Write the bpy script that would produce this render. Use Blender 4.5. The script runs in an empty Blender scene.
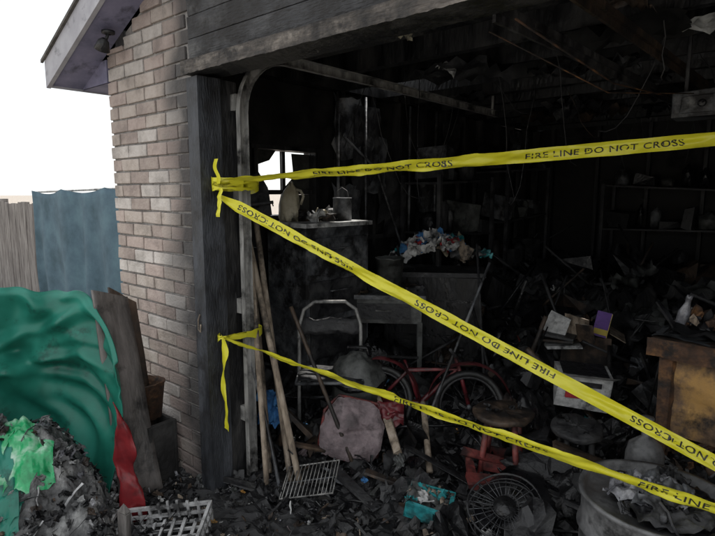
import bpy, math, random
from mathutils import Vector, Matrix, Euler, noise
random.seed(11)
R=random.random
def U(a,b): return a+(b-a)*random.random()
scene=bpy.context.scene
# ------------------------------------------------------------------ materials
def M(name, cols, scale=6, rough=.8, bump=.3, bscale=40, metal=0, rough2=None, spec=.5, detail=4, stretch=None, dist=.01, trans=0, so=0):
    m=bpy.data.materials.new(name); m.use_nodes=True
    nt=m.node_tree; N=nt.nodes; L=nt.links
    b=N['Principled BSDF']
    tc=N.new('ShaderNodeTexCoord'); mp=N.new('ShaderNodeMapping')
    L.new(tc.outputs['Object'],mp.inputs['Vector'])
    if stretch: mp.inputs['Scale'].default_value=stretch
    n=N.new('ShaderNodeTexNoise'); n.inputs['Scale'].default_value=scale; n.inputs['Detail'].default_value=detail; n.inputs['Roughness'].default_value=.65
    L.new(mp.outputs[0],n.inputs['Vector'])
    cr=N.new('ShaderNodeValToRGB'); L.new(n.outputs['Fac'],cr.inputs['Fac'])
    el=cr.color_ramp.elements
    k=len(cols)
    while len(el)<k: el.new(.5)
    for i,c in enumerate(cols):
        el[i].position=.33+.34*i/max(1,k-1) if k>1 else 0.5
        el[i].color=(*c,1)
    col=cr.outputs[0]
    if so>0:
        ns=N.new('ShaderNodeTexNoise'); ns.inputs['Scale'].default_value=5.3; ns.inputs['Detail'].default_value=5; ns.inputs['Roughness'].default_value=.7; L.new(tc.outputs['Object'],ns.inputs['Vector'])
        ms_=N.new('ShaderNodeMapRange'); ms_.inputs['From Min'].default_value=.62-.3*so; ms_.inputs['From Max'].default_value=.78-.3*so; ms_.inputs['To Max'].default_value=.93
        L.new(ns.outputs['Fac'],ms_.inputs['Value'])
        mq=N.new('ShaderNodeMix'); mq.data_type='RGBA'; mq.inputs['B'].default_value=(.012,.011,.011,1)
        L.new(col,mq.inputs['A']); L.new(ms_.outputs[0],mq.inputs['Factor']); col=mq.outputs['Result']
    L.new(col,b.inputs['Base Color'])
    b.inputs['Metallic'].default_value=metal
    b.inputs['Specular IOR Level'].default_value=spec
    if rough2 is None: b.inputs['Roughness'].default_value=rough
    else:
        mr=N.new('ShaderNodeMapRange'); L.new(n.outputs['Fac'],mr.inputs['Value'])
        mr.inputs['From Min'].default_value=.35; mr.inputs['From Max'].default_value=.65
        mr.inputs['To Min'].default_value=rough; mr.inputs['To Max'].default_value=rough2
        L.new(mr.outputs[0],b.inputs['Roughness'])
    if bump>0:
        bp=N.new('ShaderNodeBump'); bp.inputs['Strength'].default_value=bump; bp.inputs['Distance'].default_value=dist
        n2=N.new('ShaderNodeTexNoise'); n2.inputs['Scale'].default_value=bscale; n2.inputs['Detail'].default_value=3
        L.new(mp.outputs[0],n2.inputs['Vector']); L.new(n2.outputs['Fac'],bp.inputs['Height'])
        L.new(bp.outputs[0],b.inputs['Normal'])
    if trans>0:
        out=N['Material Output']; tr=N.new('ShaderNodeBsdfTranslucent'); L.new(col,tr.inputs['Color'])
        ms=N.new('ShaderNodeMixShader'); ms.inputs[0].default_value=trans
        L.new(b.outputs[0],ms.inputs[1]); L.new(tr.outputs[0],ms.inputs[2]); L.new(ms.outputs[0],out.inputs['Surface'])
    return m
char=M('charred_wood',[(.004,.004,.005),(.014,.014,.015),(.042,.04,.038)],7,.35,.9,38,rough2=.75,stretch=(1,1,.35))
charx=M('charred_header',[(.008,.008,.01),(.04,.041,.044),(.11,.109,.108)],5,.6,.9,60,rough2=.85,stretch=(.35,1,1.6),so=.68,detail=7)
trimm=M('scorched_trim_board',[(.02,.018,.016),(.08,.069,.06),(.22,.195,.17)],9,.7,.7,50,rough2=.9,stretch=(.5,2,2),so=.65,detail=7)
jambm=M('sooted_jamb_paint',[(.012,.013,.016),(.035,.038,.044),(.075,.08,.092)],5,.5,.5,60,stretch=(2,2,.5),rough2=.8,so=.45,detail=6)
soot=M('soot',[(.003,.003,.004),(.009,.009,.01),(.026,.026,.027)],3,.4,.7,25,rough2=.8)
sootw=M('sooted_wall',[(.002,.002,.002),(.006,.006,.006),(.02,.019,.018),(.005,.005,.005)],2.2,.6,.5,14,rough2=.95)
ash=M('ash_grey',[(.03,.03,.03),(.13,.13,.13),(.36,.36,.35)],9,.9,.9,50)
black=M('burnt_black',[(.003,.003,.004),(.012,.012,.013)],8,.25,.8,40,rough2=.6)
blackg=M('melted_black_plastic',[(.004,.004,.005),(.013,.013,.015)],8,.16,.5,18,rough2=.5)
dgrey=M('dark_grey_debris',[(.008,.008,.009),(.026,.026,.028),(.06,.06,.06)],9,.4,.6,40,rough2=.8)
mgrey=M('dusty_metal',[(.05,.053,.058),(.13,.137,.147),(.24,.24,.24)],7,.35,.4,30,metal=.2,rough2=.75,so=.62)
steel=M('galvanised_steel',[(.16,.16,.155),(.32,.315,.3),(.46,.45,.43)],8,.4,.2,50,metal=.2,rough2=.7,stretch=(3,3,.6),so=.45)
brown=M('burnt_brown_wood',[(.015,.01,.008),(.07,.047,.032),(.15,.1,.068)],7,.6,.5,40,stretch=(1,1,.3),so=.65)
tan=M('raw_wood',[(.13,.1,.075),(.3,.24,.18),(.42,.35,.28)],8,.8,.4,50,stretch=(3,3,.6),so=.4)
rust=M('rusty_steel',[(.02,.012,.008),(.1,.048,.024),(.34,.16,.055)],5,.8,.6,40,so=.65)
rusto=M('orange_rusted_sheet',[(.03,.018,.012),(.16,.1,.06),(.42,.24,.08),(.5,.28,.08)],4,.8,.5,30,so=.4,detail=6)
redd=M('dark_red_enamel',[(.04,.008,.01),(.15,.02,.026),(.22,.05,.052)],6,.25,.3,30,rough2=.6,so=.5)
redm=M('faded_red_paint',[(.07,.016,.014),(.2,.038,.034),(.29,.09,.075)],7,.6,.3,40,so=.66)
redp=M('red_plastic',[(.15,.012,.016),(.32,.025,.03)],6,.4,.4,12,so=.4)
white=M('sooted_white',[(.2,.2,.2),(.56,.56,.55),(.75,.75,.73)],6,.7,.3,30,so=.45)
whitec=M('dirty_white_plastic',[(.25,.25,.25),(.5,.5,.5),(.62,.62,.62)],9,.5,.3,30,so=.45)
teal=M('teal_plastic',[(.01,.1,.11),(.03,.3,.32),(.1,.4,.42)],7,.5,.3,30,so=.5)
blue=M('blue_cloth',[(.03,.09,.2),(.06,.22,.5),(.14,.36,.62)],9,.8,.5,60,so=.2)
redc=M('red_cloth',[(.25,.02,.03),(.5,.04,.05)],9,.8,.5,60,so=.2)
purple=M('purple_card',[(.06,.02,.16),(.16,.05,.38)],6,.5,.2,30,so=.4)
orange=M('orange_stain',[(.2,.1,.03),(.5,.26,.06),(.56,.34,.12)],7,.7,.4,30,so=.4)
yel=M('yellow_print',[(.5,.36,.04),(.6,.5,.06)],6,.5,.2,30,so=.35)
pink=M('scorched_pink_fabric',[(.1,.083,.086),(.21,.165,.172),(.28,.23,.236)],6,.8,.6,60,so=.35)
greyp=M('sooted_grey_plastic',[(.035,.037,.035),(.09,.094,.09),(.16,.164,.157)],7,.3,.4,20,rough2=.65,so=.5)
drumg=M('scorched_drum_steel',[(.05,.05,.052),(.14,.14,.143),(.22,.22,.22)],5,.35,.4,20,rough2=.65,so=.4)
cream=M('cream_plastic',[(.35,.3,.2),(.65,.6,.45)],6,.5,.2,20,so=.4)
greent=M('green_melted_plastic',[(.012,.12,.085),(.024,.235,.168),(.045,.33,.25)],2.2,.3,.3,6,rough2=.6,trans=.12,so=.25)
greenb=M('bright_green_melt',[(.012,.2,.07),(.04,.42,.16),(.5,.68,.56)],7,.2,.6,14,rough2=.45,so=.15)
bluef=M('blue_shade_cloth',[(.045,.085,.108),(.07,.122,.158),(.095,.165,.2)],3,.9,.4,120)
fencew=M('weathered_fence_wood',[(.09,.08,.075),(.18,.165,.155),(.27,.255,.24)],6,.9,.5,40,stretch=(4,4,.5))
ply=M('sooted_plywood',[(.05,.045,.043),(.15,.135,.125),(.28,.25,.235)],4,.45,.4,40,stretch=(2,2,.5),so=.3,detail=7)
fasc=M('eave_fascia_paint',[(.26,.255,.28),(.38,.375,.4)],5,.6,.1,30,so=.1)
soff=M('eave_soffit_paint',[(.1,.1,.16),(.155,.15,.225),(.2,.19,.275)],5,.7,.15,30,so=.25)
shing=M('roof_shingle',[(.05,.045,.04),(.12,.11,.1)],20,.9,.6,60)
mort=M('mortar',[(.16,.15,.145),(.3,.285,.27)],20,.95,.6,90)
conc=M('sooty_concrete',[(.008,.008,.008),(.024,.023,.022),(.07,.067,.063)],2.2,.4,.6,40,rough2=.95)
pconc=M('pale_concrete',[(.38,.37,.35),(.45,.44,.42),(.52,.51,.48)],2.2,.95,.3,40)
dirt=M('dry_ground',[(.22,.19,.16),(.32,.28,.24),(.4,.36,.31)],3,.95,.6,30)
palew=M('pale_stucco',[(.66,.63,.57),(.74,.72,.66)],4,.9,.1,30)
paler=M('pale_roof',[(.4,.38,.36),(.5,.48,.46)],8,.9,.1,30)
rubber=M('rubber',[(.006,.006,.006),(.02,.02,.02)],10,.5,.3,50)
foil=M('grey_plastic_film',[(.08,.08,.09),(.26,.26,.28),(.55,.55,.57)],9,.15,.5,25,rough2=.45,so=.45)
glass=M('sooted_glass',[(.02,.02,.02),(.08,.08,.07)],6,.1,.2,20)
tapey=M('yellow_barrier_tape',[(.78,.72,.03),(.88,.83,.07)],4,.25,.3,14,trans=.2)
tapek=M('tape_black_ink',[(.02,.02,.015),(.04,.04,.03)],6,.4,0)

def brickmat(name,c1,c2):
    m=M(name,[tuple(x*.62 for x in c1),c1,c2],7,.9,.6,70,detail=6)
    nt=m.node_tree;N=nt.nodes;L=nt.links;b=N['Principled BSDF']
    src=b.inputs['Base Color'].links[0].from_socket
    g=N.new('ShaderNodeNewGeometry'); s=N.new('ShaderNodeSeparateXYZ'); L.new(g.outputs['Position'],s.inputs[0])
    mr=N.new('ShaderNodeMapRange'); mr.inputs['From Min'].default_value=-.42; mr.inputs['From Max'].default_value=-.15
    mr.inputs['To Min'].default_value=0; mr.inputs['To Max'].default_value=.92
    n=N.new('ShaderNodeTexNoise'); n.inputs['Scale'].default_value=3.5; n.inputs['Detail'].default_value=6; L.new(g.outputs['Position'],n.inputs['Vector'])
    a=N.new('ShaderNodeMath'); a.operation='MULTIPLY_ADD'; a.inputs[1].default_value=.6; L.new(n.outputs['Fac'],a.inputs[0]); 
    ad=N.new('ShaderNodeMath'); ad.operation='SUBTRACT'; ad.inputs[1].default_value=.27
    L.new(a.outputs[0],ad.inputs[0]); L.new(s.outputs['X'],a.inputs[2]); L.new(ad.outputs[0],mr.inputs['Value'])
    zr=N.new('ShaderNodeMapRange'); zr.inputs['From Min'].default_value=1.2; zr.inputs['From Max'].default_value=2.7; zr.inputs['To Min'].default_value=0; zr.inputs['To Max'].default_value=.5
    L.new(s.outputs['Z'],zr.inputs['Value'])
    mxm=N.new('ShaderNodeMath'); mxm.operation='MAXIMUM'; L.new(mr.outputs[0],mxm.inputs[0]); L.new(zr.outputs[0],mxm.inputs[1])
    mx=N.new('ShaderNodeMix'); mx.data_type='RGBA'; mx.inputs['B'].default_value=(.03,.03,.032,1)
    L.new(src,mx.inputs['A']); L.new(mxm.outputs[0],mx.inputs['Factor']); L.new(mx.outputs['Result'],b.inputs['Base Color'])
    return m
bricks=[brickmat('brick_tan',(.48,.41,.36),(.57,.5,.45)),brickmat('brick_pink',(.46,.37,.33),(.55,.46,.41)),brickmat('brick_pale',(.56,.51,.47),(.68,.63,.59)),brickmat('brick_brown',(.38,.31,.275),(.47,.4,.35))]

# ------------------------------------------------------------------ mesh builder
class B:
    def __init__(s,name): s.name=name; s.v=[]; s.f=[]; s.m=[]; s.sm=[]; s.mats=[]
    def mi(s,m):
        if m not in s.mats: s.mats.append(m)
        return s.mats.index(m)
    def add(s,vs,fs,mat,smooth=False,T=None):
        o=len(s.v)
        if T is not None: vs=[T@Vector(v) for v in vs]
        s.v+= [tuple(v) for v in vs]; k=s.mi(mat)
        for f in fs: s.f.append([o+i for i in f]); s.m.append(k); s.sm.append(smooth)
    def box(s,c,d,mat,rot=(0,0,0),T=None,jit=0):
        E=Matrix.Translation(c)@Euler(rot).to_matrix().to_4x4()
        if T is not None: E=T@E
        vs=[(x*d[0]/2+U(-jit,jit),y*d[1]/2+U(-jit,jit),z*d[2]/2+U(-jit,jit)) for x in(-1,1) for y in(-1,1) for z in(-1,1)]
        s.add(vs,[(0,1,3,2),(4,6,7,5),(0,4,5,1),(2,3,7,6),(0,2,6,4),(1,5,7,3)],mat,False,E)
    def tube(s,pts,r,mat,n=8,T=None,closed=False):
        pts=[Vector(p) for p in pts]; k=len(pts); rr=r if isinstance(r,(list,tuple)) else [r]*k
        vs=[];fs=[]; prev=None
        for i,p in enumerate(pts):
            if closed: d=(pts[(i+1)%k]-pts[i-1])
            else: d=pts[min(i+1,k-1)]-pts[max(i-1,0)]
            d.normalize()
            if prev is None: a=d.orthogonal().normalized()
            else: a=(prev-d*prev.dot(d)).normalized()
            prev=a; b=d.cross(a)
            for j in range(n):
                t=2*math.pi*j/n; vs.append(p+(a*math.cos(t)+b*math.sin(t))*rr[i])
        m=k if closed else k-1
        for i in range(m):
            for j in range(n):
                i2=(i+1)%k
                fs.append((i*n+j,i*n+(j+1)%n,i2*n+(j+1)%n,i2*n+j))
        if not closed: fs.append(tuple(range(n))[::-1]); fs.append(tuple((k-1)*n+j for j in range(n)))
        s.add(vs,fs,mat,True,T)
    def lathe(s,prof,mat,n=24,T=None,dent=0,seed=0):
        vs=[];fs=[]
        for i,(r,z) in enumerate(prof):
            for j in range(n):
                t=2*math.pi*j/n; q=1
                if dent: q=1+dent*noise.noise((math.cos(t)*1.6+seed,math.sin(t)*1.6,z*5))
                vs.append((r*q*math.cos(t),r*q*math.sin(t),z+(dent*.15*noise.noise((math.cos(t)*2+seed,math.sin(t)*2,3)) if dent else 0)))
        for i in range(len(prof)-1):
            for j in range(n): fs.append((i*n+j,i*n+(j+1)%n,(i+1)*n+(j+1)%n,(i+1)*n+j))
        s.add(vs,fs,mat,True,T)
    def sheet(s,fn,nu,nv,mat,T=None,smooth=True,skip=None):
        vs=[fn(i/nu,j/nv) for j in range(nv+1) for i in range(nu+1)]
        fs=[(j*(nu+1)+i,j*(nu+1)+i+1,(j+1)*(nu+1)+i+1,(j+1)*(nu+1)+i) for j in range(nv) for i in range(nu) if not(skip and skip(vs[j*(nu+1)+i]))]
        s.add(vs,fs,mat,smooth,T)
    def done(s,loc=(0,0,0),rz=0,bevel=0,rot=None,parent=None,solid=0):
        me=bpy.data.meshes.new(s.name); me.from_pydata(s.v,[],s.f)
        for m in s.mats: me.materials.append(m)
        me.polygons.foreach_set('material_index',s.m); me.polygons.foreach_set('use_smooth',s.sm); me.update()
        o=bpy.data.objects.new(s.name,me); scene.collection.objects.link(o)
        o.location=loc; o.rotation_euler=rot if rot else (0,0,rz)
        if solid: 
            md=o.modifiers.new('s','SOLIDIFY'); md.thickness=solid
        if bevel:
            md=o.modifiers.new('b','BEVEL'); md.width=bevel; md.segments=2; md.limit_method='ANGLE'; md.angle_limit=math.radians(50)
        if parent: o.parent=parent
        return o
def empty(name):
    o=bpy.data.objects.new(name,None); scene.collection.objects.link(o); return o
def TR(loc,rot=(0,0,0)): return Matrix.Translation(loc)@Euler(rot).to_matrix().to_4x4()
def nz(x,y,z=0): return noise.fractal((x,y,z),1,2,4)
def nl(x,y,z=0): return noise.noise((x,y,z))

# ------------------------------------------------------------------ ground
g=B('ground'); g.add([(-300,-300,0),(300,-300,0),(300,300,0),(-300,300,0)],[(0,1,2,3)],dirt); g.done()
g=B('driveway_pavement');  # unseen part of the driveway, made pale to bounce sunlight onto the house
for k in range(4): g.sheet(lambda a,b:(-1.2+a*7.6,-1.6-2.6*k-b*2.58,.006),2,2,pconc)
g.done()
g=B('sooted_pavement'); g.sheet(lambda a,b:(-1.2+a*7.6,-1.58+b*1.54,.004),4,4,conc); g.done()
g=B('garage_floor'); g.sheet(lambda a,b:(-.9+a*6.7,-.04+b*6.1,.012),4,4,conc); g.done()

# ------------------------------------------------------------------ house
house=empty('brick_house')
def zr(x): return 2.385+.43*(x+1.35) if x<2.44 else 2.385+.43*(3.79)-(x-2.44)*.43
b=B('brick_front_wall')
ch=.075
row=0; z=.0
while z<2.95:
    x=-.97-(.1 if row%2 else 0)
    while x<-.115:
        x0=max(x,-.97); x1=min(x+.2,-.105)
        if x1-x0>.03:
            top=min(z+ch-.011, zr((x0+x1)/2)-.17)
            if top-z>.02:
                m=random.choice(bricks)
                b.box(((x0+x1)/2,.05+U(-.0035,.0035),(z+top)/2),(x1-x0-.0,.1,top-z),m,jit=.0025)
        x+=.211
    z+=ch; row+=1
b.done(parent=house,bevel=.004)
b=B('mortar_backing'); b.box((-.5375,.058,1.2),(.855,.09,2.4),mort)
b.add([(-.965,.013,2.4),(-.11,.013,2.4),(-.11,.013,2.75)],[(0,1,2)],mort); b.done(parent=house)
b=B('left_wall')
wy0,wy1,wz0,wz1=.98,1.6,1.42,1.92
for (ya,yb,za,zb) in [(.111,wy0,0,2.42),(wy1,6.1,0,2.42),(wy0,wy1,0,wz0),(wy0,wy1,wz1,2.42)]:
    b.box((-.93,(ya+yb)/2,(za+zb)/2),(.08,yb-ya,zb-za),mort)
    b.box((-.875,(ya+yb)/2,(za+zb)/2),(.024,yb-ya,zb-za),sootw)
z=0;row=0
while z<2.35:
    y=.115-(.1 if row%2 else 0)
    while y<6.0:
        y0=max(y,.115); y1=y+.2
        if y1-y0>.03 and not (y1>wy0 and y0<wy1 and z+ch>wz0 and z<wz1):
            b.box((-.972,(y0+y1)/2,z+ch/2-.005),(.02,y1-y0,ch-.011),random.choice(bricks))
        y+=.211
    z+=ch;row+=1
b.done(parent=house)
b=B('burnt_window')
yc=(wy0+wy1)/2; 
b.box((-.9,yc,wz0-.01),(.14,wy1-wy0+.08,.03),char); b.box((-.9,yc,wz1+.01),(.14,wy1-wy0+.08,.03),char)
b.box((-.9,wy0,(wz0+wz1)/2),(.14,.035,wz1-wz0),char); b.box((-.9,wy1,(wz0+wz1)/2),(.14,.035,wz1-wz0),char)
b.box((-.9,yc,1.6),(.05,wy1-wy0,.035),char)
b.box((-.9,yc-.0,1.76),(.03,.03,.3),char)
b.add([(-.91,yc-.02,1.6),(-.91,wy1,1.6),(-.91,wy1,1.9),(-.91,yc+.1,1.9),(-.91,yc+.12,1.72)],[(0,1,2,3,4)],glass)
b.add([(-.912,wy0,1.92),(-.912,yc-.05,1.92),(-.912,yc-.12,1.84),(-.912,wy0+.06,1.8),(-.912,wy0,1.7)],[(0,1,2,3,4)],glass)
b.add([(-.912,wy1-.28,1.42),(-.912,wy1,1.42),(-.912,wy1,1.58),(-.912,wy1-.15,1.58)],[(0,1,2,3)],glass)
b.done(parent=house)
b=B('wall_studs')
y=.25
while y<6:
    if not wy0-.02<y<wy1+.02: b.box((-.815,y,1.25),(.09,.04,2.5),char,jit=.006)
    y+=.4
b.box((-.8,3,2.46),(.1,6,.08),char); b.box((-.81,2.6,1.2),(.08,1.9,.04),char); b.box((-.81,.6,.9),(.08,.6,.04),char)
for i in range(14):
    y=U(1.7,5.6); z=U(1,2.1)
    b.sheet(lambda a,c,y=y,z=z:(-.765+.02*nz(a*3,c*3,y),y+a*.34+.05*nz(c*5,y),z+c*.5+.06*nz(a*6,y)),6,6,dgrey if i%3 else mgrey)
x=-.6
while x<5.8: 
    b.box((x,5.93,1.25),(.04,.09,2.5),char); x+=.6
b.done(parent=house)
b=B('back_wall'); b.box((2.4,6.05,1.25),(6.8,.12,2.5),sootw); b.done(parent=house)
b=B('right_wall'); b.box((5.8,3,1.25),(.14,6,2.5),sootw); b.box((5.3,.05,1.1),(.9,.1,2.2),bricks[0]); b.done(parent=house)
b=B('garage_door_jamb')
b.box((-.05,.04,1.08),(.1,.13,2.15),jambm,jit=.004)
b.box((-.045,.16,1.08),(.06,.1,2.15),char,jit=.004)
b.box((4.93,.04,1.08),(.1,.13,2.15),jambm)
b.tube([(-.05,-.03,.98),(-.062,-.034,.95),(-.06,-.036,.9),(-.045,-.035,.89),(-.04,-.034,.93)],.004,tan,6)
b.done(parent=house,bevel=.004)
b=B('garage_header')
b.sheet(lambda a,c:(-.1+a*5.08,-.05+.004*nz(a*90,c*4),2.163+.062*c-.006*abs(nz(a*70,1))*(1-c)),500,4,trimm)
b.box((2.44,.003,2.195),(5.08,.098,.06),char)
b.box((2.44,.1,2.28),(5.08,.09,.22),char)
for i in range(14):
    z0=2.23+i*.105
    xl=max(-.1,(z0+.105-2.385+.17)/.43-1.35-.05) if z0>2.6 else -.1
    xr=4.98-(max(0,z0-2.6)/.43)
    if xr-xl>.2: b.box(((xl+xr)/2,.012,z0+.052),(xr-xl,.03,.1),charx,rot=(math.radians(4),0,0))
b.done(parent=house,bevel=.003)
b=B('gable_backing'); 
b.add([(-.95,.11,2.2),(5.8,.11,2.2),(5.8,.11,2.3),(2.44,.11,3.85),(-.95,.11,2.38)],[(0,1,2,3,4)],char); 
b.done(parent=house)
def hole(v):
    x,y=v[0],v[1]
    for (hx,hy,rx,ry) in ((-.56,2.13,.34,.24),(1.2,.98,.05,.12),(1.9,1.7,.06,.13),(.9,3.5,.07,.1)):
        if ((x-hx)/rx)**2+((y-hy)/ry)**2<1+.5*nz(x*9,y*9): return True
    return False
b=B('roof')
def slab(xa,xb,ya,yb,off,th,mat):
    za,zb=zr(xa)+off,zr(xb)+off
    vs=[(xa,ya,za),(xb,ya,zb),(xb,yb,zb),(xa,yb,za),(xa,ya,za-th),(xb,ya,zb-th),(xb,yb,zb-th),(xa,yb,za-th)]
    b.add(vs,[(0,1,2,3),(7,6,5,4),(0,4,5,1),(1,5,6,2),(2,6,7,3),(3,7,4,0)],mat)
def rhole(v):
    # burnt-through patches, added to let sun in, shifted sunward from the ceiling gaps
    dz=v[2]-2.6; return hole((v[0]+.095/.839*dz,v[1]-.536/.839*dz))
b.sheet(lambda a,c:(-1.37+a*3.81,-.22+c*6.62,zr(-1.37+a*3.81)+.02),130,220,shing,skip=rhole,smooth=False)
b.sheet(lambda a,c:(-1.33+a*3.77,-.18+c*6.56,zr(-1.33+a*3.77)-.02),130,220,char,skip=rhole,smooth=False)
slab(-1.37,2.44,-.22,-.205,.02,.018,shing)
slab(2.44,6.23,-.22,6.4,.02,.018,shing)
slab(2.44,6.2,-.18,6.38,.0,.02,char)
b.done(parent=house)
b=B('eave_fascia')
slab(-1.35,2.44,-.205,-.18,0,.155,fasc); slab(2.44,6.2,-.205,-.18,0,.155,fasc)
b.box((-1.34,3.1,2.31),(.022,6.56,.15),fasc)
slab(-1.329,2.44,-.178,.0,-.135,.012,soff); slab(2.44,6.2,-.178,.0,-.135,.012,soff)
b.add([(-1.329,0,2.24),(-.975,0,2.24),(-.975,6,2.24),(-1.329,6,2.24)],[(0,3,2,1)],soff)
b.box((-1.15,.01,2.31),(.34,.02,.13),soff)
b.done(parent=house)
b=B('eave_floodlight')
b.lathe([(0,0),(.035,0),(.035,-.015),(.015,-.02)],black,12,TR((-.74,-.09,2.475)))
b.tube([(-.74,-.09,2.46),(-.76,-.1,2.42)],.009,black)
b.lathe([(.012,.04),(.028,.025),(.042,-.025),(.038,-.025),(0,-.008)],black,14,TR((-.77,-.11,2.4),(0,math.radians(35),0)))
b.done(parent=house)
b=B('ceiling_joists')
y=.45
while y<6:
    b.box((2.4,y,2.5),(6.6,.04,.14),char,jit=.01); y+=.48
b.sheet(lambda a,c:(-.9+a*6.7,.1+c*6,2.6),190,170,sootw,skip=hole,smooth=False)
for i in range(26):
    xx,yy=U(-.4,3.6),U(.5,4.5); w=U(.2,.6)
    b.sheet(lambda a,c:(xx+a*w+.05*nz(c*4,xx),yy+c*w*.8+.05*nz(a*4,yy),2.425-abs(.16*nz(a*3+xx,c*3+yy))),8,8,random.choice([sootw,soot,dgrey,dgrey,brown]),skip=hole)
b.done(parent=house)
b=B('hanging_ceiling_drywall')
for (xx,yy,w,m) in [(1.7,1.5,.22,white),(1.55,.95,.16,brown),(1.95,1.9,.3,cream),(.35,1.5,.12,white),(1.75,2.4,.25,mgrey),(2.1,1.4,.2,brown),(.6,.7,.1,cream),(1.35,.6,.1,tan)]:
    b.sheet(lambda a,c:(xx+a*w+.06*nz(c*4,xx),yy+c*w*.6+.04*nz(a*5,yy),2.42-a*c*.06-abs(.07*nz(a*3+xx,c*3+yy))),8,8,m)
b.done(parent=house)

b=B('garage_door_track')
pts=[(.03,.2,.05)]+[(.03,.2,z) for z in (.5,1,1.5,2.0)]+[(.03,.2+.3*(1-math.cos(t)),2.0+.3*math.sin(t)) for t in [math.pi/2*i/8 for i in range(1,9)]]+[(.03,1.2,2.3),(.03,2.95,2.28)]
def channel(pts,w,d,mat,side):
    P=[Vector(p) for p in pts]; vs=[];fs=[]
    for i,p in enumerate(P):
        t=(P[min(i+1,len(P)-1)]-P[max(i-1,0)]).normalized(); sx=Vector((1,0,0)); n=t.cross(sx).normalized()
        for (a,c) in [(d,-w/2),(0,-w/2),(0,w/2),(d,w/2)]: vs.append(p+sx*a*side+n*c)
    for i in range(len(P)-1):
        for j in range(3): fs.append((i*4+j,i*4+j+1,(i+1)*4+j+1,(i+1)*4+j))
    b.add(vs,fs,mat)
channel(pts,.05,.03,steel,1)
for z in (.4,1,1.6,2.05): b.box((-.005,.2,z),(.06,.05,.08),steel)
b.tube([(.03,2.9,2.28),(.03,2.9,2.5)],.012,steel)
b.done(solid=.002)
b=B('door_opener_rail')
for xx,zz,mm in [(1.45,2.22,dgrey),(1.62,2.3,brown)]:
    b.box((xx,1.7,zz),(.04,3.1,.03),mm,rot=(math.radians(1),0,0)); b.box((xx,1.7,zz-.03),(.012,3.1,.03),mm,rot=(math.radians(1),0,0))
b.tube([(1.5,.2,2.16),(1.52,1.2,2.1),(1.56,2.2,2.16),(1.6,3.1,2.2)],.004,rust,6)
b.tube([(1.3,.4,2.2),(1.5,1.2,2.06),(1.75,1.9,2.12)],.003,rust,6)
b.done()
b=B('door_opener_motor')
b.box((1.78,1.95,2.06),(.3,.2,.14),mgrey,jit=.012); b.box((1.78,1.84,2.06),(.2,.02,.09),mgrey,jit=.005)
b.lathe([(0,0),(.02,0),(.02,.012),(0,.012)],black,12,TR((1.78,1.825,2.06),(math.pi/2,0,0)))
b.box((1.68,1.95,2.28),(.02,.02,.32),dgrey);b.box((1.88,1.95,2.28),(.02,.02,.32),dgrey)
b.done(bevel=.006)
b=B('hanging_wires')
for i in range(46):
    x,y=U(-.6,3.2),U(1.3,5.5); p=[Vector((x,y,2.5))]; L=random.choice([U(.2,.7),U(.4,1.2)]); dx,dy=U(-.5,.5),U(-.3,.5)
    for k in range(1,11): p.append(Vector((x+dx*(k/10)**1.5+U(-.012,.012),y+dy*k/10+U(-.012,.012),2.5-L*(k/10)+(.2*L*math.sin(k/10*3.14*2)))))
    b.tube(p,U(.002,.004),random.choice([black,dgrey,brown,soot,dgrey]),5)
for y0 in (1.75,2.1,2.75,3.2): b.tube([(-.74,y0,.6),(-.74,y0,2.4)],.013,random.choice([mgrey,dgrey]),8)
b.tube([(-.72,1.8,2.05),(-.7,2.2,1.8),(-.68,2.5,1.2),(-.6,2.6,.8)],.01,mgrey,6)
b.done()

# ------------------------------------------------------------------ debris
def ss(t): t=max(0,min(1,t)); return t*t*(3-2*t)
def H(x,y):
    h=.03+.16*ss((y-.3)/1.4)+.42*ss((y-1.9)/2.2)+.15*ss((.3-x)/1.0)*ss((y-.2)/.8)
    h+= .16*nz(x*1.7,y*1.7,3)*(.35+ss((y-.3)/2)) + .05*nz(x*7,y*7,1)*ss((y+.3)/.8)
    h*=ss((y+.55)/.8)
    return max(h,.013)
DR=(1.93,.68)
b=B('burnt_debris_pile')
b.sheet(lambda a,c:(-.86+a*6.5,-.5+c*6.45,H(-.86+a*6.5,-.5+c*6.45)+.03*nz(a*150,c*150)),300,300,soot,smooth=False)
pal=[black]*10+[soot]*6+[dgrey]*8+[blackg]*5+[brown]*3+[ash]+[mgrey]+[char]*6+[greyp]
acc=[white,tan,rust,blue,teal,redm,foil,pink,white,cream,orange,mgrey,redd,tan,ash]
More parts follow.
